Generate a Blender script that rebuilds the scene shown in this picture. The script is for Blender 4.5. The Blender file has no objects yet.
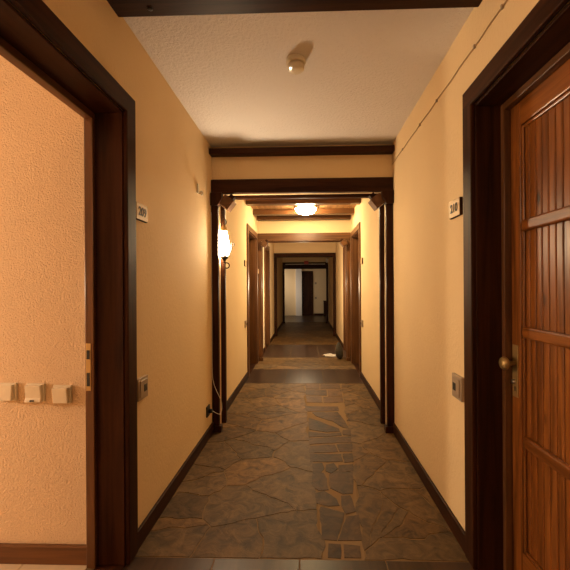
import bpy, bmesh, math, random
from mathutils import Vector, Matrix, noise

R = math.radians
scene = bpy.context.scene
col = scene.collection
XL, XR = -0.823, 0.745          # corridor wall planes
XM = (XL + XR) / 2
CH = 2.475                       # ceiling height
WT_R, WT_L = 0.17, 0.128         # wall thickness
def wt(s): return WT_R if s > 0 else WT_L

# ------------------------------------------------------------------ materials
def _nodes(name):
    m = bpy.data.materials.new(name)
    m.use_nodes = True
    nt = m.node_tree
    return m, nt, nt.nodes, nt.links, nt.nodes['Principled BSDF']

def plain(name, rgb, rough=0.5, metal=0.0, spec=0.5, coat=0.0):
    m, nt, n, l, b = _nodes(name)
    no = n.new('ShaderNodeTexNoise'); no.inputs['Scale'].default_value = 40
    ge = n.new('ShaderNodeNewGeometry'); l.new(ge.outputs['Position'], no.inputs['Vector'])
    mx = n.new('ShaderNodeMix'); mx.data_type = 'RGBA'
    mx.inputs['A'].default_value = tuple(c * 0.92 for c in rgb) + (1,)
    mx.inputs['B'].default_value = tuple(min(1, c * 1.06) for c in rgb) + (1,)
    l.new(no.outputs['Fac'], mx.inputs['Factor']); l.new(mx.outputs['Result'], b.inputs['Base Color'])
    b.inputs['Roughness'].default_value = rough
    b.inputs['Metallic'].default_value = metal
    b.inputs['Specular IOR Level'].default_value = spec
    b.inputs['Coat Weight'].default_value = coat
    return m

def plaster(name, rgb, scale, strength, dist=0.002, var=0.06, stretch=(1, 1, 1)):
    m, nt, n, l, b = _nodes(name)
    ge = n.new('ShaderNodeNewGeometry')
    mp = n.new('ShaderNodeMapping'); mp.inputs['Scale'].default_value = stretch
    l.new(ge.outputs['Position'], mp.inputs['Vector'])
    a = n.new('ShaderNodeTexNoise'); a.inputs['Scale'].default_value = scale
    a.inputs['Detail'].default_value = 4; a.inputs['Roughness'].default_value = 0.62
    l.new(mp.outputs['Vector'], a.inputs['Vector'])
    c = n.new('ShaderNodeTexNoise'); c.inputs['Scale'].default_value = 2.3
    c.inputs['Detail'].default_value = 3
    l.new(ge.outputs['Position'], c.inputs['Vector'])
    mx = n.new('ShaderNodeMix'); mx.data_type = 'RGBA'
    mx.inputs['A'].default_value = tuple(x * (1 - var) for x in rgb) + (1,)
    mx.inputs['B'].default_value = tuple(min(1, x * (1 + var)) for x in rgb) + (1,)
    l.new(c.outputs['Fac'], mx.inputs['Factor'])
    l.new(mx.outputs['Result'], b.inputs['Base Color'])
    bp = n.new('ShaderNodeBump'); bp.inputs['Strength'].default_value = strength
    bp.inputs['Distance'].default_value = dist
    l.new(a.outputs['Fac'], bp.inputs['Height']); l.new(bp.outputs['Normal'], b.inputs['Normal'])
    b.inputs['Roughness'].default_value = 0.9
    b.inputs['Specular IOR Level'].default_value = 0.15
    return m

def wood(name, dark, light, axis, rough=0.35, spec=0.3, fine=26.0, knots=False, coat=0.0, bump=0.15):
    m, nt, n, l, b = _nodes(name)
    ge = n.new('ShaderNodeNewGeometry')
    mp = n.new('ShaderNodeMapping')
    s = [fine, fine, fine]; s['XYZ'.index(axis)] = fine * 0.055
    mp.inputs['Scale'].default_value = s
    l.new(ge.outputs['Position'], mp.inputs['Vector'])
    a = n.new('ShaderNodeTexNoise'); a.inputs['Scale'].default_value = 1.0
    a.inputs['Detail'].default_value = 6; a.inputs['Roughness'].default_value = 0.6
    a.inputs['Distortion'].default_value = 0.7
    l.new(mp.outputs['Vector'], a.inputs['Vector'])
    rp = n.new('ShaderNodeValToRGB')
    rp.color_ramp.elements[0].position = 0.33; rp.color_ramp.elements[0].color = dark + (1,)
    rp.color_ramp.elements[1].position = 0.68; rp.color_ramp.elements[1].color = light + (1,)
    l.new(a.outputs['Fac'], rp.inputs['Fac'])
    out = rp.outputs['Color']
    if knots:
        mk = n.new('ShaderNodeMapping')
        ks = [11.0, 11.0, 11.0]; ks['XYZ'.index(axis)] = 4.2
        mk.inputs['Scale'].default_value = ks
        l.new(ge.outputs['Position'], mk.inputs['Vector'])
        v = n.new('ShaderNodeTexVoronoi'); v.inputs['Scale'].default_value = 1.0
        l.new(mk.outputs['Vector'], v.inputs['Vector'])
        kr = n.new('ShaderNodeValToRGB')
        kr.color_ramp.elements[0].position = 0.05; kr.color_ramp.elements[0].color = (0.12, 0.12, 0.12, 1)
        kr.color_ramp.elements[1].position = 0.16; kr.color_ramp.elements[1].color = (1, 1, 1, 1)
        l.new(v.outputs['Distance'], kr.inputs['Fac'])
        mm = n.new('ShaderNodeMix'); mm.data_type = 'RGBA'; mm.blend_type = 'MULTIPLY'
        mm.inputs['Factor'].default_value = 1.0
        l.new(out, mm.inputs['A']); l.new(kr.outputs['Color'], mm.inputs['B'])
        out = mm.outputs['Result']
    l.new(out, b.inputs['Base Color'])
    bp = n.new('ShaderNodeBump'); bp.inputs['Strength'].default_value = bump
    bp.inputs['Distance'].default_value = 0.001
    l.new(a.outputs['Fac'], bp.inputs['Height']); l.new(bp.outputs['Normal'], b.inputs['Normal'])
    b.inputs['Roughness'].default_value = rough
    b.inputs['Specular IOR Level'].default_value = spec
    b.inputs['Coat Weight'].default_value = coat
    b.inputs['Coat Roughness'].default_value = 0.18
    return m

def emit(name, rgb, strength):
    m, nt, n, l, b = _nodes(name)
    b.inputs['Base Color'].default_value = (0.8, 0.8, 0.8, 1)
    b.inputs['Emission Color'].default_value = rgb + (1,)
    b.inputs['Emission Strength'].default_value = strength
    return m

def stone_mat(name):
    m, nt, n, l, b = _nodes(name)
    ge = n.new('ShaderNodeNewGeometry')
    at = n.new('ShaderNodeAttribute'); at.attribute_name = 'stone_colour'
    a = n.new('ShaderNodeTexNoise'); a.inputs['Scale'].default_value = 13
    a.inputs['Detail'].default_value = 10; a.inputs['Roughness'].default_value = 0.65
    a.inputs['Distortion'].default_value = 0.8
    l.new(ge.outputs['Position'], a.inputs['Vector'])
    rp = n.new('ShaderNodeValToRGB')
    rp.color_ramp.elements[0].position = 0.3; rp.color_ramp.elements[0].color = (0.30, 0.29, 0.29, 1)
    rp.color_ramp.elements[1].position = 0.72; rp.color_ramp.elements[1].color = (1.75, 1.68, 1.55, 1)
    l.new(a.outputs['Fac'], rp.inputs['Fac'])
    mm = n.new('ShaderNodeMix'); mm.data_type = 'RGBA'; mm.blend_type = 'MULTIPLY'
    mm.inputs['Factor'].default_value = 1.0
    l.new(at.outputs['Color'], mm.inputs['A']); l.new(rp.outputs['Color'], mm.inputs['B'])
    l.new(mm.outputs['Result'], b.inputs['Base Color'])
    bp = n.new('ShaderNodeBump'); bp.inputs['Strength'].default_value = 0.7
    bp.inputs['Distance'].default_value = 0.006
    l.new(a.outputs['Fac'], bp.inputs['Height']); l.new(bp.outputs['Normal'], b.inputs['Normal'])
    b.inputs['Roughness'].default_value = 0.55
    b.inputs['Specular IOR Level'].default_value = 0.2
    return m

WALLC = (0.80, 0.61, 0.36)
M = dict(
    wall=plaster('wall_plaster', WALLC, 100, 0.9, 0.005, 0.05, (1, 1, 0.45)),
    stucco=plaster('room_stucco', (0.78, 0.58, 0.385), 120, 1.0, 0.011, 0.04),
    ceiling=plaster('ceiling_plaster', (0.80, 0.76, 0.745), 62, 1.0, 0.010, 0.03),
    white=plain('white_plastic', (0.72, 0.64, 0.50), 0.35),
    grey=plain('grey_plastic', (0.36, 0.27, 0.19), 0.4),
    black=plain('black_ink', (0.01, 0.008, 0.006), 0.6),
    brass=plain('aged_brass', (0.50, 0.35, 0.15), 0.38, 0.6),
    steel=plain('steel', (0.55, 0.5, 0.44), 0.3, 1.0),
    iron=plain('wrought_iron', (0.03, 0.022, 0.016), 0.5, 0.6),
    plate=plain('sign_wood', (0.62, 0.40, 0.17), 0.45),
    darkslot=plain('dark_slot', (0.012, 0.009, 0.007), 0.6),
    cord=plain('white_cord', (0.75, 0.68, 0.58), 0.5),
    red=plain('red_plastic', (0.5, 0.03, 0.02), 0.4),
    tile=plain('room_tile', (0.55, 0.42, 0.28), 0.4),
    mortar=plain('floor_mortar', (0.20, 0.125, 0.058), 0.9, 0, 0.2),
    pale_mortar=plain('pale_mortar', (0.235, 0.152, 0.078), 0.9, 0, 0.2),
    stone=stone_mat('flagstone'),
    sack=plain('sackcloth', (0.045, 0.036, 0.024), 0.9),
    lamp_glass=emit('lantern_glass', (1.0, 0.75, 0.47), 290.0),
    dome=emit('lamp_dome', (1.0, 0.75, 0.39), 190.0),
    led=emit('led', (1.0, 0.9, 0.7), 6.0),
)
DK, LT = (0.017, 0.0055, 0.0024), (0.054, 0.0175, 0.0065)
for ax in 'XYZ':
    M['dark' + ax] = wood('dark_wood_' + ax.lower(), DK, LT, ax, 0.48, 0.10, 26, coat=0.01)
    M['door' + ax] = wood('red_pine_' + ax.lower(), (0.10, 0.030, 0.006), (0.36, 0.122, 0.024), ax, 0.34, 0.35, 30, knots=(ax == 'Z'), coat=0.12)
    M['brown' + ax] = wood('brown_wood_' + ax.lower(), (0.07, 0.028, 0.010), (0.17, 0.07, 0.024), ax, 0.38, 0.3, 26, coat=0.08)
M['boards'] = wood('ceiling_boards', (0.26, 0.13, 0.05), (0.46, 0.25, 0.10), 'Y', 0.5, 0.3, 22)
M['floorboard'] = wood('dark_floor_tile', (0.030, 0.016, 0.010), (0.060, 0.032, 0.019), 'Y', 0.34, 0.25, 14)

# ------------------------------------------------------------------ mesh helpers
class MB:
    def __init__(s):
        s.bm = bmesh.new()
    def box(s, x0, x1, y0, y1, z0, z1, mat=None):
        r = bmesh.ops.create_cube(s.bm, size=1.0)
        for v in r['verts']:
            p = Vector((x0 + (v.co.x + .5) * (x1 - x0), y0 + (v.co.y + .5) * (y1 - y0), z0 + (v.co.z + .5) * (z1 - z0)))
            v.co = mat @ p if mat else p
        return s
    def prism(s, pts, axis, a0, a1):
        """pts: 2D outline in the plane across `axis`, extruded a0..a1"""
        def P(u, v, a):
            return {'X': (a, u, v), 'Y': (u, a, v), 'Z': (u, v, a)}[axis]
        A = [s.bm.verts.new(P(u, v, a0)) for u, v in pts]
        B = [s.bm.verts.new(P(u, v, a1)) for u, v in pts]
        n = len(pts)
        s.bm.faces.new(A); s.bm.faces.new(B[::-1])
        for i in range(n):
            s.bm.faces.new((A[i], A[(i + 1) % n], B[(i + 1) % n], B[i]))
        return s
    def lathe(s, prof, c, seg=24, axis='Z', smooth=True):
        """prof: (radius, height) along axis from point c"""
        rings = []
        c = Vector(c)
        for r, h in prof:
            ring = []
            for k in range(seg):
                t = 2 * math.pi * k / seg
                u, w = r * math.cos(t), r * math.sin(t)
                o = {'Z': (u, w, h), 'X': (h, u, w), 'Y': (u, h, w)}[axis]
                ring.append(s.bm.verts.new(c + Vector(o)))
            rings.append(ring)
        for a, b in zip(rings, rings[1:]):
            for k in range(seg):
                f = s.bm.faces.new((a[k], a[(k + 1) % seg], b[(k + 1) % seg], b[k])); f.smooth = smooth
        s.bm.faces.new(rings[0][::-1]); s.bm.faces.new(rings[-1])
        return s
    def tube(s, pts, r, seg=8, closed=False):
        pts = [Vector(p) for p in pts]
        n = len(pts)
        rings = []
        prev = None
        for i, p in enumerate(pts):
            if closed:
                t = pts[(i + 1) % n] - pts[i - 1]
            else:
                t = pts[min(i + 1, n - 1)] - pts[max(i - 1, 0)]
            t.normalize()
            if prev is None:
                a = Vector((0, 0, 1)) if abs(t.z) < .9 else Vector((1, 0, 0))
                u = t.cross(a).normalized()
            else:
                u = (prev - t * prev.dot(t)).normalized()
            prev = u
            w = t.cross(u)
            rings.append([s.bm.verts.new(p + u * r * math.cos(2 * math.pi * k / seg) + w * r * math.sin(2 * math.pi * k / seg)) for k in range(seg)])
        for i in range(n if closed else n - 1):
            a, b = rings[i], rings[(i + 1) % n]
            for k in range(seg):
                f = s.bm.faces.new((a[k], a[(k + 1) % seg], b[(k + 1) % seg], b[k])); f.smooth = True
        if not closed:
            s.bm.faces.new(rings[0][::-1]); s.bm.faces.new(rings[-1])
        return s
    def build(s, name, mat, parent=None, bevel=0.0, origin=None, seg=2):
        bmesh.ops.recalc_face_normals(s.bm, faces=s.bm.faces)
        base = Vector((0, 0, 0))
        if parent is not None:
            p = parent
            while p is not None:
                base += p.location; p = p.parent
        elif origin is not None:
            base = Vector(origin)
        for v in s.bm.verts:
            v.co -= base
        me = bpy.data.meshes.new(name)
        s.bm.to_mesh(me); s.bm.free()
        me.materials.append(mat)
        o = bpy.data.objects.new(name, me)
        col.objects.link(o)
        if parent is not None:
            o.parent = parent
        elif origin is not None:
            o.location = base
        if bevel:
            b = o.modifiers.new('bevel', 'BEVEL'); b.width = bevel; b.segments = seg
            b.limit_method = 'ANGLE'; b.angle_limit = R(40)
        return o

def tag(o, label, cat, group=None, kind=None):
    o['label'] = label; o['category'] = cat
    if group: o['group'] = group
    if kind: o['kind'] = kind
    return o

def empty(name, loc, label, cat, group=None, kind=None):
    o = bpy.data.objects.new(name, None); col.objects.link(o); o.location = loc
    o.empty_display_size = .1
    return tag(o, label, cat, group, kind)

def B(name, mat, b, parent=None, bevel=0.0, origin=None):
    return MB().box(*b).build(name, mat, parent, bevel, origin)

def xr(s, a, b):
    """x-range growing from a wall plane outwards (s=+1 right wall, -1 left wall)"""
    return (min(a, b), max(a, b))

def wx(s, d):
    """x at distance d behind the wall face (negative d = into the corridor)"""
    return (XR + d) if s > 0 else (XL - d)

# ------------------------------------------------------------------ shell
NEAR_L = (0.76, 1.65); NEAR_R = (0.76, 1.655)
SEC2 = (5.16, 6.04)
L3 = (7.25, 8.05); R3 = (6.62, 7.30)
ZD = 2.055                                    # door opening height
Y_BACK, Y_HALL, Y_END = -2.2, 13.1, 16.2

def side_wall(name, s, openings, label):
    mb = MB()
    y = Y_BACK
    x0, x1 = xr(s, wx(s, 0), wx(s, wt(s)))
    for a, b in openings:
        mb.box(x0, x1, y, a, 0, 2.6)
        mb.box(x0, x1, a, b, ZD, 2.6)
        y = b
    mb.box(x0, x1, y, Y_HALL, 0, 2.6)
    return tag(mb.build(name, M['wall']), label, 'wall', kind='structure')

side_wall('wall_left', -1, [NEAR_L, SEC2, L3], 'long yellow plastered wall along the left of the corridor')
side_wall('wall_right', 1, [NEAR_R, SEC2, R3], 'long yellow plastered wall along the right of the corridor')
tag(B('wall_back', M['wall'], (XL - WT_L, XR + WT_R, Y_BACK - .15, Y_BACK, 0, 2.6)), 'yellow wall closing the corridor behind the viewer', 'wall', kind='structure')

# far hall
mb = MB()
mb.box(-2.6, 2.6, Y_END, Y_END + .15, 0, 2.8)
tag(mb.build('wall_far', M['wall']), 'plastered wall closing the hall at the far end', 'wall', kind='structure')
tag(B('wall_hall_left', M['wall'], (-2.6, -2.45, Y_HALL, Y_END, 0, 2.8)), 'left side wall of the hall at the far end', 'wall', kind='structure')
tag(B('wall_hall_right', M['wall'], (2.45, 2.6, Y_HALL, Y_END, 0, 2.8)), 'right side wall of the hall at the far end', 'wall', kind='structure')
mb = MB().box(-2.6, XL - WT_L, Y_HALL - .15, Y_HALL, 0, 2.8).box(XR + WT_R, 2.6, Y_HALL - .15, Y_HALL, 0, 2.8)
tag(mb.build('wall_hall_front', M['wall']), 'hall wall on both sides of the corridor mouth', 'wall', kind='structure')
# pale pilaster brightened by the added hall fills
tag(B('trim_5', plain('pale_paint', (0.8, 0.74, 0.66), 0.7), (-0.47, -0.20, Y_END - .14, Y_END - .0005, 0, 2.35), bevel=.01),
    'pale pilaster on the far wall left of the dark door', 'pilaster', kind='structure')

# left room
RX = -4.6
tag(B('wall_room', M['stucco'], (RX, XL - WT_L + .004, 1.66, 1.85, 0, 2.7)), 'rough stucco wall inside the room through the open left doorway', 'wall', kind='structure')
mb = MB().box(RX - .15, RX, -1.6, 1.85, 0, 2.7).box(RX, XL - WT_L, -1.6, -1.45, 0, 2.7)
tag(mb.build('wall_room_far', M['stucco']), 'outer walls of the room behind the left doorway', 'wall', kind='structure')
tag(B('ceiling_room', M['ceiling'], (RX - .15, XL - WT_L, -1.6, 1.85, 2.7, 2.8)), 'white ceiling of the room behind the left doorway', 'ceiling', kind='structure')
mb = MB()
random.seed(4)
for i in range(12):
    for j in range(11):
        x = RX + i * .301; y = -1.45 + j * .29
        if x + .297 > XL - WT_L: continue
        mb.box(x, x + .297, y, y + .286, -.012, 0)
mb.box(RX - .1, XL - WT_L, -1.6, 1.66, -.05, -.003)
tag(mb.build('floor_room', M['tile']), 'pale tiled floor of the room behind the left doorway', 'floor', kind='structure')
tag(B('baseboard_room', M['brownX'], (RX, XL - WT_L - .004, 1.638, 1.66, 0, .083), bevel=.004), 'dark wooden baseboard along the stucco room wall', 'baseboard', kind='structure')

# ceilings
tag(B('ceiling_near', M['ceiling'], (XL - WT_L, XR + WT_R, Y_BACK, 3.25, CH, 2.62)), 'white textured plaster ceiling of the nearest corridor bay', 'ceiling', kind='structure')
mb = MB()
nb = 17; w = (XR - XL) / nb
for i in range(nb):
    mb.box(XL + i * w + .003, XL + (i + 1) * w - .003, 3.25, 6.45, 2.455, 2.475)
mb.box(XL - WT_L, XR + WT_R, 3.25, 6.45, 2.47, 2.62)
tag(mb.build('ceiling_boarded', M['boards']), 'boarded wooden ceiling of the second corridor bay', 'ceiling', kind='structure')
tag(B('ceiling_deep', M['ceiling'], (XL - WT_L, XR + WT_R, 6.45, Y_HALL, 2.44, 2.62)), 'plaster ceiling of the dim deeper corridor bays', 'ceiling', kind='structure')
tag(B('ceiling_hall', M['ceiling'], (-2.6, 2.6, Y_HALL - .15, Y_END + .15, 2.62, 2.8)), 'ceiling of the hall at the far end', 'ceiling', kind='structure')

# ------------------------------------------------------------------ floor
def clip(poly, p, q):
    """keep the half of poly closer to p than to q"""
    mid = (p + q) / 2; d = q - p
    out = []
    n = len(poly)
    for i in range(n):
        a, b = poly[i], poly[(i + 1) % n]
        fa, fb = (a - mid).dot(d), (b - mid).dot(d)
        if fa <= 0: out.append(a)
        if (fa < 0 < fb) or (fb < 0 < fa):
            out.append(a + (b - a) * (fa / (fa - fb)))
    return out

def flagstones(x0, x1, y0, y1, step, seed, left=None, right=None):
    """irregular stones filling a rectangle; left/right: lines ((x,y),(x,y)) that cut the stones off"""
    random.seed(seed)
    seeds = []
    cols = max(1, int(round((x1 - x0) / step))); rows = int(round((y1 - y0) / step))
    sx, sy = (x1 - x0) / cols, (y1 - y0) / rows
    for j in range(rows):
        for i in range(cols):
            if random.random() < .13: continue
            seeds.append(Vector((x0 + (i + .5 + random.uniform(-.48, .48)) * sx, y0 + (j + .5 + random.uniform(-.48, .48)) * sy)))
            if random.random() < .12:
                seeds.append(seeds[-1] + Vector((random.uniform(-.1, .1), random.uniform(-.1, .1))))
    res = []
    frame = [Vector((x0, y0)), Vector((x1, y0)), Vector((x1, y1)), Vector((x0, y1))]
    for k, p in enumerate(seeds):
        poly = frame
        for j, q in enumerate(seeds):
            if j != k and (q - p).length < 1.6:
                poly = clip(poly, p, q)
        for line, sgn in ((left, -1), (right, 1)):
            if line and len(poly) > 2:
                A, Bq = Vector(line[0]), Vector(line[1])
                nrm = Vector(((Bq - A).y, -(Bq - A).x)).normalized() * sgn      # towards the kept side
                poly = clip(poly, A + nrm, A - nrm)
        if len(poly) < 3: continue
        res.append(finish(poly, seed, random.uniform(.0025, .0065), False))
    return res

def finish(poly, seed, gap, dark, lift=0.0):
    """wobble the outline the same way for neighbours, shrink it for the joint, pick the stone's colour"""
    pts = []
    n = len(poly)
    amp = .35 if dark else 1.0
    for i in range(n):
        a, b = poly[i], poly[(i + 1) % n]
        m = max(1, int((b - a).length / .035))
        for t in range(m):
            q = a + (b - a) * (t / m)
            nv = noise.noise_vector(Vector((q.x * 7, q.y * 7, seed)))
            nv2 = noise.noise_vector(Vector((q.x * 21, q.y * 21, seed)))
            qq = q + (Vector((nv.x, nv.y)) * .034 + Vector((nv2.x, nv2.y)) * .013) * amp
            qq.x = min(max(qq.x, XL), XR)
            if not dark: qq.y = min(max(qq.y, FY[0]), FY[1])
            pts.append(qq)
    c = sum(pts, Vector((0, 0))) / len(pts)
    pts = [c + (q - c) * max(.5, 1 - gap / max((q - c).length, .02)) for q in pts]
    v = random.uniform(.72, 1.28)
    if dark:
        colr = (.066 * v, .035 * v, .0145 * v)
    else:
        h = random.uniform(-.010, .006)
        colr = ((.122 + h) * v, .070 * v, (.027 - h * .5) * v)
    return pts, colr, lift

FY = [0, 0]
MORTAR_Z = -.0022
mortar = MB()
mortar.box(XL - .3, XR + .3, Y_BACK, Y_HALL, -.08, MORTAR_Z)
mortar.box(-2.6, 2.6, Y_HALL, Y_END + .1, -.08, -.002)
tag(mortar.build('floor_bed', M['mortar']), 'mortar bed showing in the joints of the flagstones', 'floor', kind='structure')

STRIP_L = ((.070, 1.70), (-.035, 4.80))
STRIP_R = ((.262, 1.70), (.445, 4.80))
STONES = [
    [(0.075, 2.099), (0.200, 2.049), (0.166, 1.941), (0.142, 1.831), (0.066, 1.838), (0.066, 1.991)],
    [(0.210, 2.017), (0.278, 2.036), (0.266, 1.838), (0.150, 1.831), (0.181, 1.929)],
    [(0.042, 2.236), (0.094, 2.268), (0.161, 2.188), (0.182, 2.122), (0.121, 2.111), (0.054, 2.143)],
    [(0.142, 2.467), (0.195, 2.515), (0.302, 2.507), (0.275, 2.252), (0.211, 2.245), (0.142, 2.302)],
    [(0.032, 2.467), (0.103, 2.487), (0.119, 2.409), (0.122, 2.285), (0.066, 2.275), (0.032, 2.337)],
    [(0.034, 2.613), (0.098, 2.626), (0.109, 2.548), (0.083, 2.487), (0.032, 2.475)],
    [(0.128, 2.599), (0.183, 2.626), (0.204, 2.548), (0.153, 2.487), (0.124, 2.515)],
    [(0.216, 2.599), (0.314, 2.608), (0.304, 2.523), (0.216, 2.515)],
    [(0.025, 2.762), (0.245, 2.776), (0.245, 2.662), (0.024, 2.644)],
    [(0.267, 2.776), (0.335, 2.786), (0.324, 2.653), (0.259, 2.644)],
    [(0.022, 2.907), (0.216, 2.934), (0.225, 2.817), (0.021, 2.786)],
    [(0.240, 2.934), (0.349, 2.957), (0.335, 2.817), (0.241, 2.817)],
    [(0.015, 3.050), (0.177, 3.074), (0.366, 3.098), (0.354, 2.979), (0.098, 2.957), (0.017, 2.945)],
    [(0.016, 3.201), (0.156, 3.149), (0.286, 3.188), (0.285, 3.123), (0.178, 3.098), (0.015, 3.086)],
    [(0.057, 3.697), (0.308, 3.697), (0.360, 3.275), (0.310, 3.310), (0.227, 3.458), (0.090, 3.578)],
    [(0.015, 3.537), (0.115, 3.443), (0.267, 3.275), (0.275, 3.214), (0.157, 3.188), (0.016, 3.255)],
    [(0.307, 3.241), (0.369, 3.241), (0.366, 3.123), (0.302, 3.136)],
    [(-0.015, 3.873), (0.316, 3.873), (0.318, 3.742), (-0.002, 3.724)],
    [(0.199, 2.220), (0.257, 2.226), (0.269, 2.071), (0.208, 2.044), (0.198, 2.114)],
    [(.00, 4.02), (.16, 4.00), (.17, 4.24), (-.01, 4.26)],
    [(.18, 4.00), (.385, 4.02), (.39, 4.20), (.19, 4.22)],
    [(-.01, 4.29), (.22, 4.27), (.23, 4.50), (-.015, 4.52)],
    [(.24, 4.24), (.40, 4.23), (.41, 4.52), (.25, 4.50)],
    [(-.02, 4.55), (.15, 4.54), (.16, 4.78), (-.025, 4.78)],
    [(.17, 4.54), (.415, 4.55), (.42, 4.78), (.18, 4.78)],
    [(.085, 1.72), (.15, 1.715), (.16, 1.80), (.10, 1.805)],
    [(.175, 1.72), (.25, 1.715), (.255, 1.79), (.18, 1.80)],
]
bed = MB().prism([STRIP_L[0], STRIP_R[0], STRIP_R[1], STRIP_L[1]], 'Z', -.06, MORTAR_Z + .0004)
tag(bed.build('floor_joint', M['pale_mortar']), 'pale mortar joints between the darker stones down the middle of the floor', 'floor', kind='structure')

def stone_mesh(name, stones, label):
    bm = bmesh.new()
    lay = bm.loops.layers.float_color.new('stone_colour')
    for pts, c, dz in stones:
        top = [bm.verts.new((q.x, q.y, dz)) for q in pts]
        bot = [bm.verts.new((q.x, q.y, -.03)) for q in pts]
        fs = [bm.faces.new(top)]
        n = len(pts)
        for i in range(n):
            fs.append(bm.faces.new((top[i], bot[i], bot[(i + 1) % n], top[(i + 1) % n])))
        for f in fs:
            for lp in f.loops:
                lp[lay] = (c[0], c[1], c[2], 1)
    bmesh.ops.recalc_face_normals(bm, faces=bm.faces)
    me = bpy.data.meshes.new(name); bm.to_mesh(me); bm.free()
    me.materials.append(M['stone'])
    o = bpy.data.objects.new(name, me); col.objects.link(o)
    return tag(o, label, 'floor', kind='structure')

FY[:] = [1.70, 4.80]
near = flagstones(XL, .08, 1.70, 4.80, .31, 7, left=STRIP_L) + flagstones(.25, XR, 1.70, 4.80, .31, 23, right=STRIP_R)
random.seed(3)
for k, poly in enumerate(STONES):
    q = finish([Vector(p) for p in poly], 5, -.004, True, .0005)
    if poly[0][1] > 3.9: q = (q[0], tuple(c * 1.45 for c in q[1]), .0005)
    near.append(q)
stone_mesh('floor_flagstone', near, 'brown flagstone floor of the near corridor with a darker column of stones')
FY[:] = [5.62, 6.55]
stone_mesh('floor_flagstone', flagstones(XL, XR, 5.62, 6.55, .31, 11), 'strip of brown flagstone floor under the second portal')
FY[:] = [8.0, Y_HALL]
stone_mesh('floor_flagstone', flagstones(XL, XR, 8.0, Y_HALL, .42, 13), 'flagstone floor of the dim deep end of the corridor')

def tile_floor(name, y0, y1, n, label):
    mb = MB()
    w = (XR - XL) / n
    for i in range(n):
        mb.box(XL + i * w + .002, XL + (i + 1) * w - .002, y0 + .003, y1 - .003, -.03, 0)
    o = mb.build(name, M['floorboard'], bevel=.002)
    return tag(o, label, 'floor', kind='structure')
tile_floor('floor_dark', Y_BACK, 1.70, 4, 'dark smooth floor slabs between the two nearest doors')
tile_floor('floor_dark', 4.80, 5.62, 3, 'dark smooth floor slabs between the doors of the second bay')
tile_floor('floor_dark', 6.55, 8.0, 3, 'dark smooth floor slabs lit by daylight behind the second portal')
mb = MB()
for i in range(13):
    for j in range(8):
        mb.box(-2.6 + i * .4 + .002, -2.2 + i * .4 - .002, Y_HALL + j * .4, Y_HALL + .4 + j * .4 - .004, -.03, .004)
tag(mb.build('floor_hall', M['floorboard']), 'dark slab floor of the hall at the far end', 'floor', kind='structure')
# thresholds filling the openings in the walls
for s, (a, b), nm in ((-1, NEAR_L, 'trim_6'), (1, NEAR_R, 'trim_7'), (-1, SEC2, 'trim_8'), (1, SEC2, 'trim_9'), (-1, L3, 'trim_10'), (1, R3, 'trim_11')):
    x0, x1 = xr(s, wx(s, 0), wx(s, wt(s)))
    tag(B(nm, M['darkY'], (x0, x1, a, b, -.04, .002)), 'dark wooden threshold under the door opening', 'threshold', 'thresholds of the corridor doors', 'structure')

# ------------------------------------------------------------------ baseboards
def baseboard(name, s, segs, label):
    mb = MB()
    x0, x1 = xr(s, wx(s, 0), wx(s, -.016))
    for a, b in segs:
        mb.box(x0, x1, a, b, 0, .088)
    tag(mb.build(name, M['darkY'], bevel=.004), label, 'baseboard', kind='structure')
C = .08
P1, P2, P3, P4 = 3.2, 6.28, 9.4, 12.75
def segs(ops):
    out = []; y = Y_BACK
    stops = sorted([(a - C, b + C) for a, b in ops] + [(p, p + .22) for p in (P1, P2, P3, P4)])
    for a, b in stops:
        if a > y + .02: out.append((y, a))
        y = b
    out.append((y, Y_HALL))
    return out
baseboard('baseboard_left', -1, segs([NEAR_L, SEC2, L3]), 'dark wooden baseboard along the left corridor wall')
baseboard('baseboard_right', 1, segs([NEAR_R, SEC2, R3]), 'dark wooden baseboard along the right corridor wall')
tag(B('baseboard_far', M['darkX'], (.30, 2.45, Y_END - .018, Y_END, .004, .09)), 'dark baseboard along the far wall', 'baseboard', kind='structure')

# ------------------------------------------------------------------ doors
def frame(root, s, a, b, mats='dark', stop=True, far_light=False):
    m = lambda ax: M[mats + ax]
    # casing on the corridor face
    x0, x1 = xr(s, wx(s, .001), wx(s, -.02))
    for (p, q) in ((b, b + C), (a - C, a)):
        MB().box(x0, x1, p - (.006 if p == b else 0), q + (.006 if q == a else 0), 0, ZD + .001).build('door_casing', m('Z'), root, .005)
    MB().box(x0, x1, a - C, b + C, ZD - .006, ZD + C).build('door_casing', m('Y'), root, .005)
    # lining of the reveal
    x0, x1 = xr(s, wx(s, .0005), wx(s, wt(s) + .002))
    MB().box(x0, x1, b - .012, b, .002, ZD - .006).build('jamb_lining', m('Z'), root, .002)
    MB().box(x0, x1, a, a + .012, .002, ZD - .006).build('jamb_lining', m('Z'), root, .002)
    MB().box(x0, x1, a + .012, b - .012, ZD - .018, ZD - .006).build('head_lining', m('Y'), root, .002)

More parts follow.
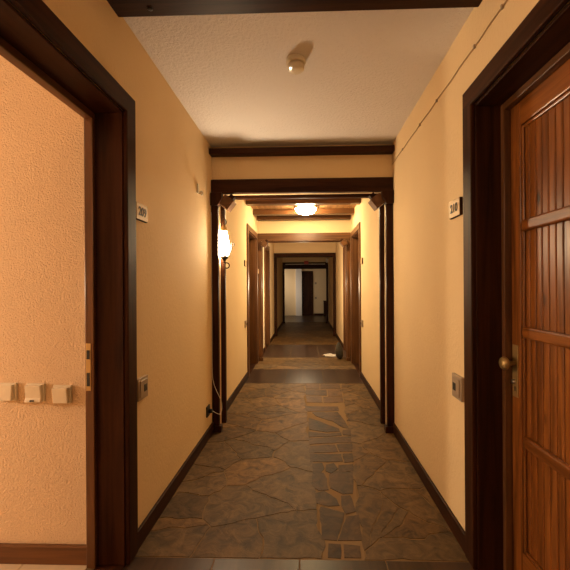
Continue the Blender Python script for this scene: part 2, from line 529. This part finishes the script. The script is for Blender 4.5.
def leaf_door(root, s, a, b, mats, full=True):
    """closed panelled leaf set deep in the reveal"""
    W = lambda d0, d1: xr(s, wx(s, d0), wx(s, d1))
    d = .138                                     # face of the leaf behind the wall face
    y0, y1 = a + .016, b - .030
    fx = W(d - .032, d + .03)
    # stop frame in front of the leaf
    MB().box(*W(.106, .136), b - .038, b - .013, .004, ZD - .02).build('door_stop', M['brownZ'], root, .003)
    MB().box(*W(.106, .136), a + .013, a + .03, .004, ZD - .02).build('door_stop', M['brownZ'], root, .003)
    MB().box(*W(.106, .136), a + .03, b - .038, ZD - .05, ZD - .02).build('door_stop', M['brownY'], root, .003)
    top = ZD - .03
    mb = MB()
    sw = .072
    mb.box(*W(d, d + .042), y1 - sw, y1, .01, top)       # lock stile
    mb.box(*W(d, d + .042), y0, y0 + sw, .01, top)
    lf = mb.build('door_leaf', M[mats + 'Z'], root, .004)
    mb = MB()
    zt, zb = top - .115, .15
    mb.box(*W(d, d + .042), y0 + sw + .0005, y1 - sw - .0005, zt, top)
    mb.box(*W(d, d + .042), y0 + sw + .0005, y1 - sw - .0005, .01, zb)
    mb.build('end_rail', M[mats + 'Y'], lf, .004)
    # vertical tongue-and-groove boards
    mb = MB()
    ya, yb = y0 + sw + .003, y1 - sw - .003
    n = max(3, int(round((yb - ya) / .039)))
    w = (yb - ya) / n
    for i in range(n):
        mb.box(*W(d + .013, d + .032), ya + i * w + .0007, ya + (i + 1) * w - .0007, zb + .003, zt - .003)
    mb.build('boards', M[mats + 'Z'], lf, .006)
    if full:
        # frame moulding round the boarded field
        mb = MB()
        e = .014
        mb.box(*W(d + .003, d + .012), yb - e, yb, zb + .003, zt - .003)
        mb.box(*W(d + .003, d + .012), ya, ya + e, zb + .003, zt - .003)
        mb.box(*W(d + .003, d + .012), ya + e, yb - e, zt - .003 - e, zt - .003)
        mb.box(*W(d + .003, d + .012), ya + e, yb - e, zb + .003, zb + .003 + e)
        mb.build('moulding', M[mats + 'Z'], lf, .005)
        for z in (1.495, 1.060, .615):
            MB().box(*W(d - .008, d + .0125), ya + e, yb - e, z - .024, z + .024).build('cross_rail', M[mats + 'Y'], lf, .008)
        # long escutcheon plate with knob and lock cylinder
        yk = y1 - .034
        h = MB().box(*W(d - .004, d), yk - .020, yk + .020, .78, 1.00).build('door_plate', M['brass'], root, .0015)
        zk = .922
        sg = -1 if s > 0 else 1
        MB().lathe([(.010, 0), (.010, .022), (.016, .026), (.026, .036), (.028, .046), (.022, .056), (.008, .060)], (wx(s, d - .004), yk, zk), 20, 'X').bm.free() if False else None
        prof = [(.010, 0), (.010, .024), (.016, .028), (.025, .036), (.028, .046), (.022, .056), (.008, .060)]
        MB().lathe([(r, sg * hh) for r, hh in prof], (wx(s, d - .004), yk, zk), 20, 'X').build('knob', M['brass'], h)
        MB().lathe([(.010, 0), (.010, sg * .012), (.004, sg * .013)], (wx(s, d - .004), yk, .845), 16, 'X').build('lock_cylinder', M['steel'], h)
        MB().box(*W(d - .0055, d - .0035), yk - .003, yk + .003, .805, .825).build('keyhole', M['darkslot'], h)
    else:
        yk = y1 - .05
        h = MB().box(*W(d - .004, d), yk - .018, yk + .018, .86, 1.06).build('door_plate', M['brass'], root, .0015)

# near right door (closed, orange pine)
d1 = empty('door_1', (wx(1, 0), (NEAR_R[0] + NEAR_R[1]) / 2, 0), 'closed orange pine boarded door in a dark frame on the right', 'door', kind='structure')
frame(d1, 1, *NEAR_R)
leaf_door(d1, 1, *NEAR_R, 'door')

# near left doorway (open onto the stucco room)
d2 = empty('door_2', (wx(-1, 0), (NEAR_L[0] + NEAR_L[1]) / 2, 0), 'dark wooden door frame standing open onto the stucco room on the left', 'door', kind='structure')
frame(d2, -1, *NEAR_L)
a, b = NEAR_L
fx = (wx(-1, WT_L + .035), wx(-1, WT_L - .005))
MB().box(*fx, b - .034, b - .0125, .004, ZD - .02).build('frame_edge', M['brownZ'], d2, .003)
MB().box(*fx, a + .0125, b - .034, ZD - .05, ZD - .02).build('frame_edge', M['brownY'], d2, .003)
sp = MB().box(wx(-1, WT_L + .030), wx(-1, WT_L + .008), b - .0365, b - .0335, .795, 1.005).build('strike_plate', M['brass'], d2, .001)
MB().box(wx(-1, WT_L + .026), wx(-1, WT_L + .012), b - .038, b - .036, .935, .975).build('latch_slot', M['darkslot'], sp)
MB().box(wx(-1, WT_L + .026), wx(-1, WT_L + .012), b - .038, b - .036, .815, .875).build('bolt_slot', M['darkslot'], sp)

for i, (s, op, lab) in enumerate(((-1, SEC2, 'dark wooden door in the left wall just before the second portal'),
                                  (1, SEC2, 'dark wooden door in the right wall just before the second portal'),
                                  (-1, L3, 'dark red-brown door in the left wall beyond the second portal'))):
    d = empty('door_%d' % (i + 3), (wx(s, 0), sum(op) / 2, 0), lab, 'door', kind='structure')
    frame(d, s, *op, mats='brown')
    leaf_door(d, s, *op, 'brown', full=False)
d = empty('door_6', (wx(1, 0), sum(R3) / 2, 0), 'open doorway in the right wall hidden behind the second portal post', 'door', kind='structure')
frame(d, 1, *R3, mats='brown')
# far door
d = empty('door_7', (.03, Y_END, 0), 'narrow dark door in the far wall right of the pale pilaster', 'door', kind='structure')
mb = MB().box(-.20, -.14, Y_END - .03, Y_END, .004, 1.94).box(.23, .29, Y_END - .03, Y_END, .004, 1.94).box(-.14, .23, Y_END - .03, Y_END, 1.88, 1.94)
mb.build('door_casing', M['darkZ'], d, .004)
lf = MB().box(-.139, .229, Y_END - .018, Y_END - .001, .006, 1.879).build('door_leaf', M['darkZ'], d, .004)
MB().box(-.09, .18, Y_END - .024, Y_END - .017, 1.05, 1.75).box(-.09, .18, Y_END - .024, Y_END - .017, .15, .9).build('raised_panel', M['darkZ'], lf, .006)

# ------------------------------------------------------------------ portals and lintels
def lintel(y, z0, z1, label, th=.2):
    tag(B('wall_over_portal', M['wall'], (XL, XR, y + .01, y + .01 + th, z0, z1)), label, 'wall', kind='structure')
def portal(i, y, zb, zt, mats, label, cap=True):
    """front and rear board posts on a plastered pier, joined by a front and a rear beam"""
    r = empty('trim_%d' % i, (XM, y + .11, 0), label, 'portal frame', kind='structure')
    m = lambda ax: M[mats + ax]
    pier = MB()
    for s in (-1, 1):
        x = wx(s, 0)
        pier.box(*xr(s, wx(s, 0), wx(s, -.034 if cap else -.012)), y + .024, y + .187, 0, zb + .03)
        MB().box(*xr(s, wx(s, 0), wx(s, -.061)), y - .02, y + .0245, .0, zb - .10).build('post', m('Z'), r, .005)
        MB().box(*xr(s, wx(s, 0), wx(s, -.075 if cap else -.058)), y + .185, y + .23, .0, zb).build('post', m('Z'), r, .005)
        MB().box(*xr(s, wx(s, 0), wx(s, -.080)), y - .036, y + .03, 0, .055).build('plinth', m('Z'), r, .005)
        k = -s
        w = .085 if cap else .05
        pts = [(x, zb), (x, zb - .11), (x + k * .064, zb - .11), (x + k * (w + .015), zb - .05), (x + k * (w + .015), zb)]
        MB().prism(pts, 'Y', y - (.05 if cap else .03), y + .03).build('capital', m('Z'), r, .004)
    pier.box(XL, XR, y + .024, y + .187, zb + .03, zt)
    pier.build('plaster_pier', M['wall'], r)
    MB().box(XL, XR, y - .022, y + .03, zb, zt).build('beam', m('X'), r, .006)
    MB().box(XL, XR, y + .183, y + .235, zb, zt).build('beam', m('X'), r, .006)
    return r
portal(1, P1, 2.065, 2.185, 'dark', 'dark timber portal with posts and beam across the near corridor')
portal(2, P2, 2.03, 2.165, 'brown', 'brown timber portal between the bright bay and the dim bay', cap=False)
portal(3, P3, 2.02, 2.11, 'dark', 'dark timber portal in the dim middle of the corridor', cap=False)
p4 = portal(4, P4, 2.02, 2.10, 'dark', 'dark timber portal at the mouth of the far hall', cap=False)
MB().box(-.72, .64, P4 - .030, P4 - .0215, 2.022, 2.045).build('lit_edge_strip', M['cord'], p4, .002)  # pale strip put in for the light caught along the beam edge
lintel(P1, 2.185, CH, 'plaster band above the nearest timber portal', .22)
lintel(P2, 2.165, 2.47, 'bright yellow plaster band above the second portal')
lintel(P3, 2.11, 2.44, 'dim brown plaster band above the third portal')
lintel(P4, 2.10, 2.62, 'dim plaster band above the farthest portal')

# ------------------------------------------------------------------ ceiling beams
def beam(y0, y1, z0, z1, mat, label, rot=0, bolts=False):
    r = empty('ceiling_beam', (XM, (y0 + y1) / 2, z0), label, 'beam', 'timber beams across the ceiling')
    MB().box(XL, XR, y0, y1, z0, z1).build('timber', M[mat], r, .005)
    if bolts:
        MB().lathe([(.012, 0), (.012, -.004), (.005, -.006)], (-.66, y1 - .05, z0), 12).build('bolt', M['iron'], r)
    r.rotation_euler = (0, rot, 0)
    return r
beam(1.40, 1.61, 2.443, CH, 'darkX', 'dark ceiling beam nearest the camera, cut by the top of the picture', bolts=True)
beam(3.12, 3.2095, 2.385, 2.435, 'darkX', 'dark beam under the white ceiling just above the nearest portal')
beam(3.98, 4.10, 2.385, 2.455, 'brownX', 'brown beam of the boarded ceiling right behind the nearest portal')
beam(4.45, 4.57, 2.385, 2.455, 'brownX', 'second brown beam of the boarded ceiling, in front of the dome lamp')
beam(5.03, 5.15, 2.385, 2.455, 'brownX', 'third brown beam of the boarded ceiling, cut by the lit dome lamp')
beam(5.70, 5.82, 2.375, 2.455, 'brownX', 'fourth brown beam of the boarded ceiling, just beyond the dome lamp')
beam(6.16, 6.289, 2.375, 2.455, 'brownX', 'last brown beam of the boarded ceiling against the bright plaster band')

# ------------------------------------------------------------------ wooden box brackets and lantern
def bracket(x, y, z, s, ang, mat, label):
    r = empty('wooden_bracket', (x, y, z), label, 'bracket', 'wooden box brackets under the portal corners')
    rm = Matrix.Translation((x, y, z)) @ Matrix.Rotation(ang, 4, 'Y')
    MB().box(-.048, .048, -.06, .075, -.048, .048, rm).build('box', M[mat], r, .004)
    MB().box(-.034, .034, -.064, -.059, -.034, .034, rm).build('end_cap', M[mat], r, .001)
    MB().box(-.022, .022, -.02, .05, .048, .085, rm).build('mounting_arm', M['darkX'], r, .002)
    return r
bracket(-.69, 3.235, 1.99, -1, R(37), 'brownX', 'tilted wooden box bracket above the lit wall lantern')
bracket(.617, 3.235, 1.985, 1, R(-37), 'brownX', 'tilted wooden box bracket under the right corner of the nearest portal')
bracket(-.705, 6.21, 1.975, -1, R(37), 'brownX', 'small tilted bracket under the left corner of the second portal')
bracket(.63, 6.21, 1.975, 1, R(-37), 'brownX', 'small tilted bracket under the right corner of the second portal')

LX, LY = -.738, 3.315
lan = empty('wall_lantern', (LX, LY, 1.48), 'lit wrought iron lantern with glass shade hanging at the left portal post', 'lantern')
mb = MB().tube([(LX - .012, LY, 1.945), (LX - .012, LY, 1.865)], .006)
ring = [(LX - .006 + .026 * math.cos(t), LY, 1.84 + .026 * math.sin(t)) for t in [2 * math.pi * k / 20 for k in range(20)]]
mb.tube(ring, .005, closed=True)
mb.build('hanger', M['iron'], lan)
MB().lathe([(.006, 1.815), (.012, 1.81), (.020, 1.795), (.028, 1.775), (.031, 1.762), (.029, 1.757)], (LX, LY, 0), 20).build('cap', M['brass'], lan)
MB().lathe([(.024, 1.7555), (.030, 1.72), (.041, 1.66), (.049, 1.615), (.047, 1.575), (.036, 1.535)], (LX, LY, 0), 24).build('glass_shade', M['lamp_glass'], lan)
MB().lathe([(.034, 1.5345), (.036, 1.528), (.030, 1.51), (.016, 1.50), (.010, 1.485), (.014, 1.478), (.004, 1.468)], (LX, LY, 0), 20).build('base', M['iron'], lan)
def spiral(cx, cz, r0, r1, t0, t1, n, ux, uy):
    out = []
    for k in range(n + 1):
        f = k / n; t = t0 + (t1 - t0) * f; r = r0 + (r1 - r0) * f
        out.append((cx + ux * r * math.cos(t), LY + uy * r * math.cos(t), cz + r * math.sin(t)))
    return out
for ang in (0, -60, 60):
    ux, uy = math.cos(R(ang)), math.sin(R(ang))
    pts = []
    for k in range(26):
        f = k / 25
        rr = .014 + .052 * math.sin(f * math.pi * .62)
        zz = 1.505 + f * .13
        pts.append((LX + ux * rr, LY + uy * rr, zz))
    c = pts[-1]
    for k in range(1, 13):
        t = k / 12 * 1.5 * math.pi
        rad = .014
        pts.append((c[0] + ux * rad * (1 - math.cos(t)), c[1] + uy * rad * (1 - math.cos(t)), c[2] + rad * math.sin(t)))
    MB().tube(pts, .004, 6).build('scroll', M['iron'], lan)
ring = [(LX + .02 + .024 * math.cos(t), LY, 1.447 + .024 * math.sin(t)) for t in [math.pi * 1.0 - 1.7 * math.pi * k / 20 for k in range(21)]]
MB().tube(ring, .005, 8).build('bottom_scroll', M['iron'], lan)

# cord and socket by the post
so = empty('wall_socket', (XL, 3.03, .19), 'dark wall socket with a plug low beside the left portal post', 'socket')
MB().box(XL, XL + .012, 2.985, 3.07, .19, .275).build('plate', M['darkslot'], so, .003)
MB().lathe([(.018, .012), (.018, .035), (.010, .045)], (XL, 3.03, .232), 16, 'X').build('plug', M['black'], so)
pts = []
P = [(XL + .043, 3.03, .232), (XL + .075, 3.06, .20), (XL + .090, 3.10, .185), (XL + .095, 3.135, .215), (XL + .085, 3.15, .28),
     (XL + .05, 3.16, .35), (XL + .02, 3.168, .42), (XL + .006, 3.17, .52), (XL + .004, 3.174, .8), (XL + .004, 3.174, 1.3), (XL + .004, 3.174, 1.9)]
P = [Vector(p) for p in P]
for i in range(len(P) - 1):
    p0, p1, p2, p3 = P[max(i - 1, 0)], P[i], P[i + 1], P[min(i + 2, len(P) - 1)]
    for k in range(6):
        t = k / 6
        pts.append(.5 * ((2 * p1) + (-p0 + p2) * t + (2 * p0 - 5 * p1 + 4 * p2 - p3) * t * t + (-p0 + 3 * p1 - 3 * p2 + p3) * t ** 3))
pts.append(P[-1])
tag(MB().tube(pts, .0028, 6).build('lamp_cord', M['cord'], origin=(XL, 3.03, .2)), 'thin white cord looping from the low wall socket up the portal post', 'cord')

# ------------------------------------------------------------------ lamps, detector, cable
dl = empty('ceiling_lamp', (-.005, 5.42, 2.33), 'lit round dome lamp on the boarded ceiling of the second bay', 'lamp')
MB().lathe([(.165, 2.4545), (.165, 2.40), (.155, 2.395)], (-.005, 5.42, 0), 32).build('base', M['brass'], dl)
MB().lathe([(.152, 2.3945), (.145, 2.365), (.115, 2.335), (.06, 2.318), (.012, 2.313)], (-.005, 5.42, 0), 32).build('dome', M['dome'], dl)

sd = empty('smoke_detector', (-.05, 1.99, CH), 'round cream smoke detector on the white ceiling', 'smoke detector')
MB().lathe([(.050, CH), (.053, CH - .006), (.053, CH - .022), (.049, CH - .026)], (-.05, 1.99, 0), 32).build('base', M['white'], sd)
MB().lathe([(.038, CH - .0255), (.038, CH - .034), (.044, CH - .036), (.045, CH - .052), (.036, CH - .062), (.01, CH - .064)], (-.05, 1.99, 0), 32).build('head', M['white'], sd)
MB().lathe([(.005, CH - .060), (.005, CH - .065), (.002, CH - .067)], (-.078, 1.965, 0), 10).build('indicator', M['led'], sd)

cb = empty('wall_cable', (XR, 2.0, 2.295), 'thin cable clipped along the right wall above the door', 'cable')
pts = [(XR - .004, .2 + k * .1, 2.297 + .003 * math.sin(k * 2.1)) for k in range(31)]
MB().tube(pts, .003, 6).build('cable_run', plain('painted_cable', (.42, .27, .12), .6), cb)
for y in (1.41, 1.64, 2.11, 2.42, 2.85):
    MB().box(XR - .010, XR, y - .005, y + .005, 2.288, 2.304).build('clip', M['grey'], cb, .001)

hk = empty('wall_hook', (XL, 2.78, 1.96), 'small white hook high on the left wall near the portal', 'hook')
MB().box(XL, XL + .012, 2.762, 2.798, 1.965, 2.035).build('plate', M['white'], hk, .003)
MB().lathe([(.006, .011), (.006, .022), (.017, .028), (.019, .038), (.008, .046)], (XL, 2.78, 1.965), 14, 'X').build('peg', M['white'], hk)

# ------------------------------------------------------------------ signs and switches
def sign(s, y, z, w, h, text, label, size=.05):
    r = empty('room_sign', (wx(s, 0), y, z - h / 2), label, 'sign', 'room number plates beside the doors')
    MB().box(*xr(s, wx(s, 0), wx(s, -.014)), y - w / 2, y + w / 2, z - h / 2, z + h / 2).build('backing', M['darkY'], r, .002)
    MB().box(*xr(s, wx(s, -.0135), wx(s, -.017)), y - w / 2 + .002, y + w / 2 - .002, z - h / 2 + .002, z + h / 2 - .002).build('face_plate', M['plate'], r, .0015)
    if text:
        cu = bpy.data.curves.new('tmp', 'FONT'); cu.body = text; cu.size = size
        cu.align_x = 'CENTER'; cu.align_y = 'CENTER'; cu.extrude = .0012; cu.offset = .0014
        t = bpy.data.objects.new('tmp', cu); col.objects.link(t)
        bpy.context.view_layer.update()
        me = bpy.data.meshes.new_from_object(t.evaluated_get(bpy.context.evaluated_depsgraph_get()))
        bpy.data.objects.remove(t)
        # text plane -> wall plane
        rot = Matrix(((0, 0, 1), (1, 0, 0), (0, 1, 0))) if s < 0 else Matrix(((0, 0, -1), (-1, 0, 0), (0, 1, 0)))
        me.transform(rot.to_4x4())
        o = bpy.data.objects.new('room_number', me); col.objects.link(o)
        me.materials.clear(); me.materials.append(M['black'])
        o.parent = r; o.location = (-s * .0175, 0, h / 2)
    return r
sign(-1, 1.802, 1.622, .130, .082, '209', 'wooden number plate 209 beside the open left doorway', .058)
sign(1, 1.845, 1.632, .130, .086, '210', 'wooden number plate on the right wall beside the orange pine door', .058)
sign(-1, 4.92, 1.57, .11, .08, None, 'dark plaque on the bright left wall before the second bay door')
sign(1, 4.94, 1.59, .11, .08, None, 'dark plaque on the bright right wall before the second bay door')
sign(-1, 6.20, 1.52, .09, .08, None, 'small plaque between the left door and the second portal')

def card_switch(s, y, z, label, w=.115):
    r = empty('card_switch', (wx(s, 0), y, z - w / 2), label, 'switch', 'square card switches on the corridor walls')
    MB().box(*xr(s, wx(s, 0), wx(s, -.016)), y - w / 2, y + w / 2, z - w / 2, z + w / 2).build('plate', M['grey'], r, .003)
    MB().box(*xr(s, wx(s, -.0155), wx(s, -.022)), y - w * .36, y + w * .36, z - w * .38, z + w * .38).build('insert', M['grey'], r, .002)
    MB().box(*xr(s, wx(s, -.0215), wx(s, -.024)), y - w * .05, y + w * .24, z - w * .16, z + w * .16).build('slot', M['darkslot'], r, .001)
    return r
card_switch(-1, 1.803, .757, 'grey square card switch on the left wall below plate 209', .108)
card_switch(1, 1.83, .757, 'grey square card switch on the right wall beside the pine door')
card_switch(-1, 4.92, .76, 'pale square switch on the bright left wall of the second bay', .09)
card_switch(1, 4.94, .76, 'pale square switch on the bright right wall of the second bay', .09)

def room_switch(x, z, label, tilt, curved=False):
    y = 1.66
    r = empty('light_switch', (x, y, z - .041), label, 'switch', 'white wall switches in the room')
    MB().box(x - .041, x + .041, y - .013, y, z - .041, z + .041).build('plate', M['white'], r, .003)
    rm = Matrix.Translation((x, y - .015, z)) @ Matrix.Rotation(R(tilt), 4, 'X')
    if curved:
        pts = [(y - .013, z + .038), (y - .032, z + .036), (y - .029, z + .01), (y - .026, z - .02), (y - .034, z - .038), (y - .013, z - .039)]
        MB().prism(pts, 'X', x - .036, x + .036).build('cover', M['white'], r, .003)
        MB().box(x - .008, x + .008, y - .0375, y - .030, z - .034, z - .028).build('slot', M['darkslot'], r)
    else:
        MB().box(-.034, .034, -.016, .004, -.035, .035, rm).build('rocker', M['white'], r, .003)
    return r
room_switch(-1.368, .778, 'leftmost of the three white switches on the stucco wall, cut by the picture edge', -5)
room_switch(-1.237, .776, 'middle of the three white switches, with a curved cover and dark slot', 0, True)
room_switch(-1.112, .768, 'rightmost of the three white switches, nearest the dark door frame', 7)

# ------------------------------------------------------------------ far details
ex = empty('exit_light', (0, 12.7275, 2.03), 'small red exit light fixed to the beam of the farthest portal', 'exit light')
MB().box(-.075, .075, 12.69, 12.7275, 2.03, 2.14).build('housing', M['red'], ex, .004)
MB().box(-.05, .05, 12.684, 12.691, 2.05, 2.12).build('lens', M['red'], ex, .002)
el = empty('emergency_lamp', (.66, 12.6, 2.1), 'round white lamp high in the right corner by the farthest portal', 'lamp')
MB().lathe([(.05, .002), (.075, -.03), (.075, -.06), (.045, -.085), (.01, -.09)], (XR, 12.55, 2.14), 20, 'X').build('shell', plain('lamp_white', (.85, .8, .72), .4), el)
for z, lab in ((1.41, 'upper small dark plate on the wall right of the far door'), (.77, 'lower small dark plate on the wall right of the far door')):
    tag(B('wall_plate', M['grey'], (.36, .44, Y_END - .015, Y_END, z - .04, z + .04), bevel=.003, origin=(.4, Y_END, z)), lab, 'plate', 'small plates beside the far door')
beam(13.6, 13.8, 1.92, 2.62, 'darkX', 'dark deep beam across the far hall just beyond the farthest portal')
ck = empty('cabinet', (.93, 15.98, .004), 'low dark cabinet against the far wall in the right corner', 'cabinet')
MB().box(.74, 1.2, 15.80, 16.17, .004, .62).build('body', M['darkZ'], ck, .006)
MB().box(.72, 1.22, 15.78, 16.17, .62, .65).build('top', M['darkX'], ck, .004)
MB().box(.76, 1.18, 15.788, 15.80, .05, .58).build('door', M['darkZ'], ck, .004)

# rounded sack and dark box near the second portal's right post
bm = bmesh.new()
bmesh.ops.create_icosphere(bm, subdivisions=4, radius=1)
for v in bm.verts:
    nz = noise.noise(v.co * 1.7) * .16 + noise.noise(v.co * 5) * .04
    f = 1 + nz
    z = (v.co.z + 1) / 2
    wdt = (1 - .45 * z)
    v.co = Vector((v.co.x * .085 * f * wdt - .025 * z, v.co.y * .11 * f * wdt, max(0, z * .29)))
for f in bm.faces: f.smooth = True
me = bpy.data.meshes.new('sack'); bm.to_mesh(me); bm.free(); me.materials.append(M['sack'])
sk = bpy.data.objects.new('sack', me); col.objects.link(sk); sk.location = (.572, 6.43, .0)
tag(sk, 'dark grey rounded sack on the floor by the right post of the second portal', 'sack')
cl = MB()
pts = []
for k in range(14):
    t = 2 * math.pi * k / 14
    rr = 1 + .9 * noise.noise(Vector((math.cos(t) * 2, math.sin(t) * 2, 3)))
    pts.append((.42 + .12 * rr * math.cos(t), 6.74 + .13 * rr * math.sin(t)))
cl.prism(pts, 'Z', .0005, .014)  # thin white slab with an uneven outline
tag(cl.build('pale_patch', plain('patch_white', (.42, .35, .26), .8), bevel=.004, origin=(.42, 6.74, 0)), 'thin white patch lying on the floor beside the dark grey sack', 'pale_patch')

# ------------------------------------------------------------------ lights
def area(name, loc, rot, sx, sy, power, rgb):
    l = bpy.data.lights.new(name, 'AREA'); l.shape = 'RECTANGLE'; l.size = sx; l.size_y = sy
    l.energy = power; l.color = rgb
    o = bpy.data.objects.new(name, l); col.objects.link(o)
    o.location = loc; o.rotation_euler = rot
    return o
def point(name, loc, r, power, rgb):
    l = bpy.data.lights.new(name, 'POINT'); l.energy = power; l.color = rgb; l.shadow_soft_size = r
    o = bpy.data.objects.new(name, l); col.objects.link(o); o.location = loc
    return o
point('room_lamp', (-3.3, 1.08, 1.25), .10, 138, (1.0, .76, .50))
point('fill_behind', (-.1, -1.85, 2.1), .12, 22, (1.0, .75, .48))  # unseen source added behind the viewer to light the near bay
area('daylight_side_room', (1.25, 6.96, 1.5), (R(90), 0, R(90)), .6, 1.2, 26, (1.0, .86, .68))
area('fill_hall', (-2.3, 14.6, 1.5), (R(90), 0, R(-90)), 1.6, 1.4, 3.5, (1.0, .78, .55))  # unseen panel added by the left hall wall to light the hall
al = area('fill_pilaster', (-1.25, 15.35, 1.25), (0, 0, 0), .25, 2.2, 11, (1.0, .86, .70))  # unseen panel added close to the pilaster to brighten it
al.rotation_euler = Vector((.92, .70, 0)).to_track_quat('-Z', 'Z').to_euler()
point('fill_bay', (-.05, 7.1, 1.3), .06, 48, (1.0, .75, .45))  # added fill without a fixture, brightens the walls of the third bay

w = bpy.data.worlds.new('world'); scene.world = w; w.use_nodes = True
w.node_tree.nodes['Background'].inputs[0].default_value = (0.02, 0.014, 0.008, 1)
w.node_tree.nodes['Background'].inputs[1].default_value = 0.3

# ------------------------------------------------------------------ camera
cam = bpy.data.cameras.new('camera')
cam.sensor_width = 36; cam.sensor_fit = 'HORIZONTAL'
cam.lens = 36 * 370 / 570
cam.clip_start = .02
PSI = R(1.7); ROLL = R(.35)
cam.shift_x = -10.5 / 570
cam.shift_y = 2.0 / 570
co = bpy.data.objects.new('camera', cam); col.objects.link(co)
co.matrix_world = Matrix.Translation((0, 0, 1.25)) @ Matrix.Rotation(PSI, 4, 'Z') @ Matrix.Rotation(R(90), 4, 'X') @ Matrix.Rotation(-ROLL, 4, 'Z')
scene.camera = co

scene.view_settings.view_transform = 'Standard'
scene.view_settings.look = 'None'
scene.view_settings.gamma = 1.0
scene.view_settings.use_curve_mapping = False
scene.view_settings.exposure = 0.0
scene.cycles.use_denoising = True
scene.cycles.max_bounces = 8
scene.cycles.diffuse_bounces = 5
scene.cycles.sample_clamp_indirect = 6.0
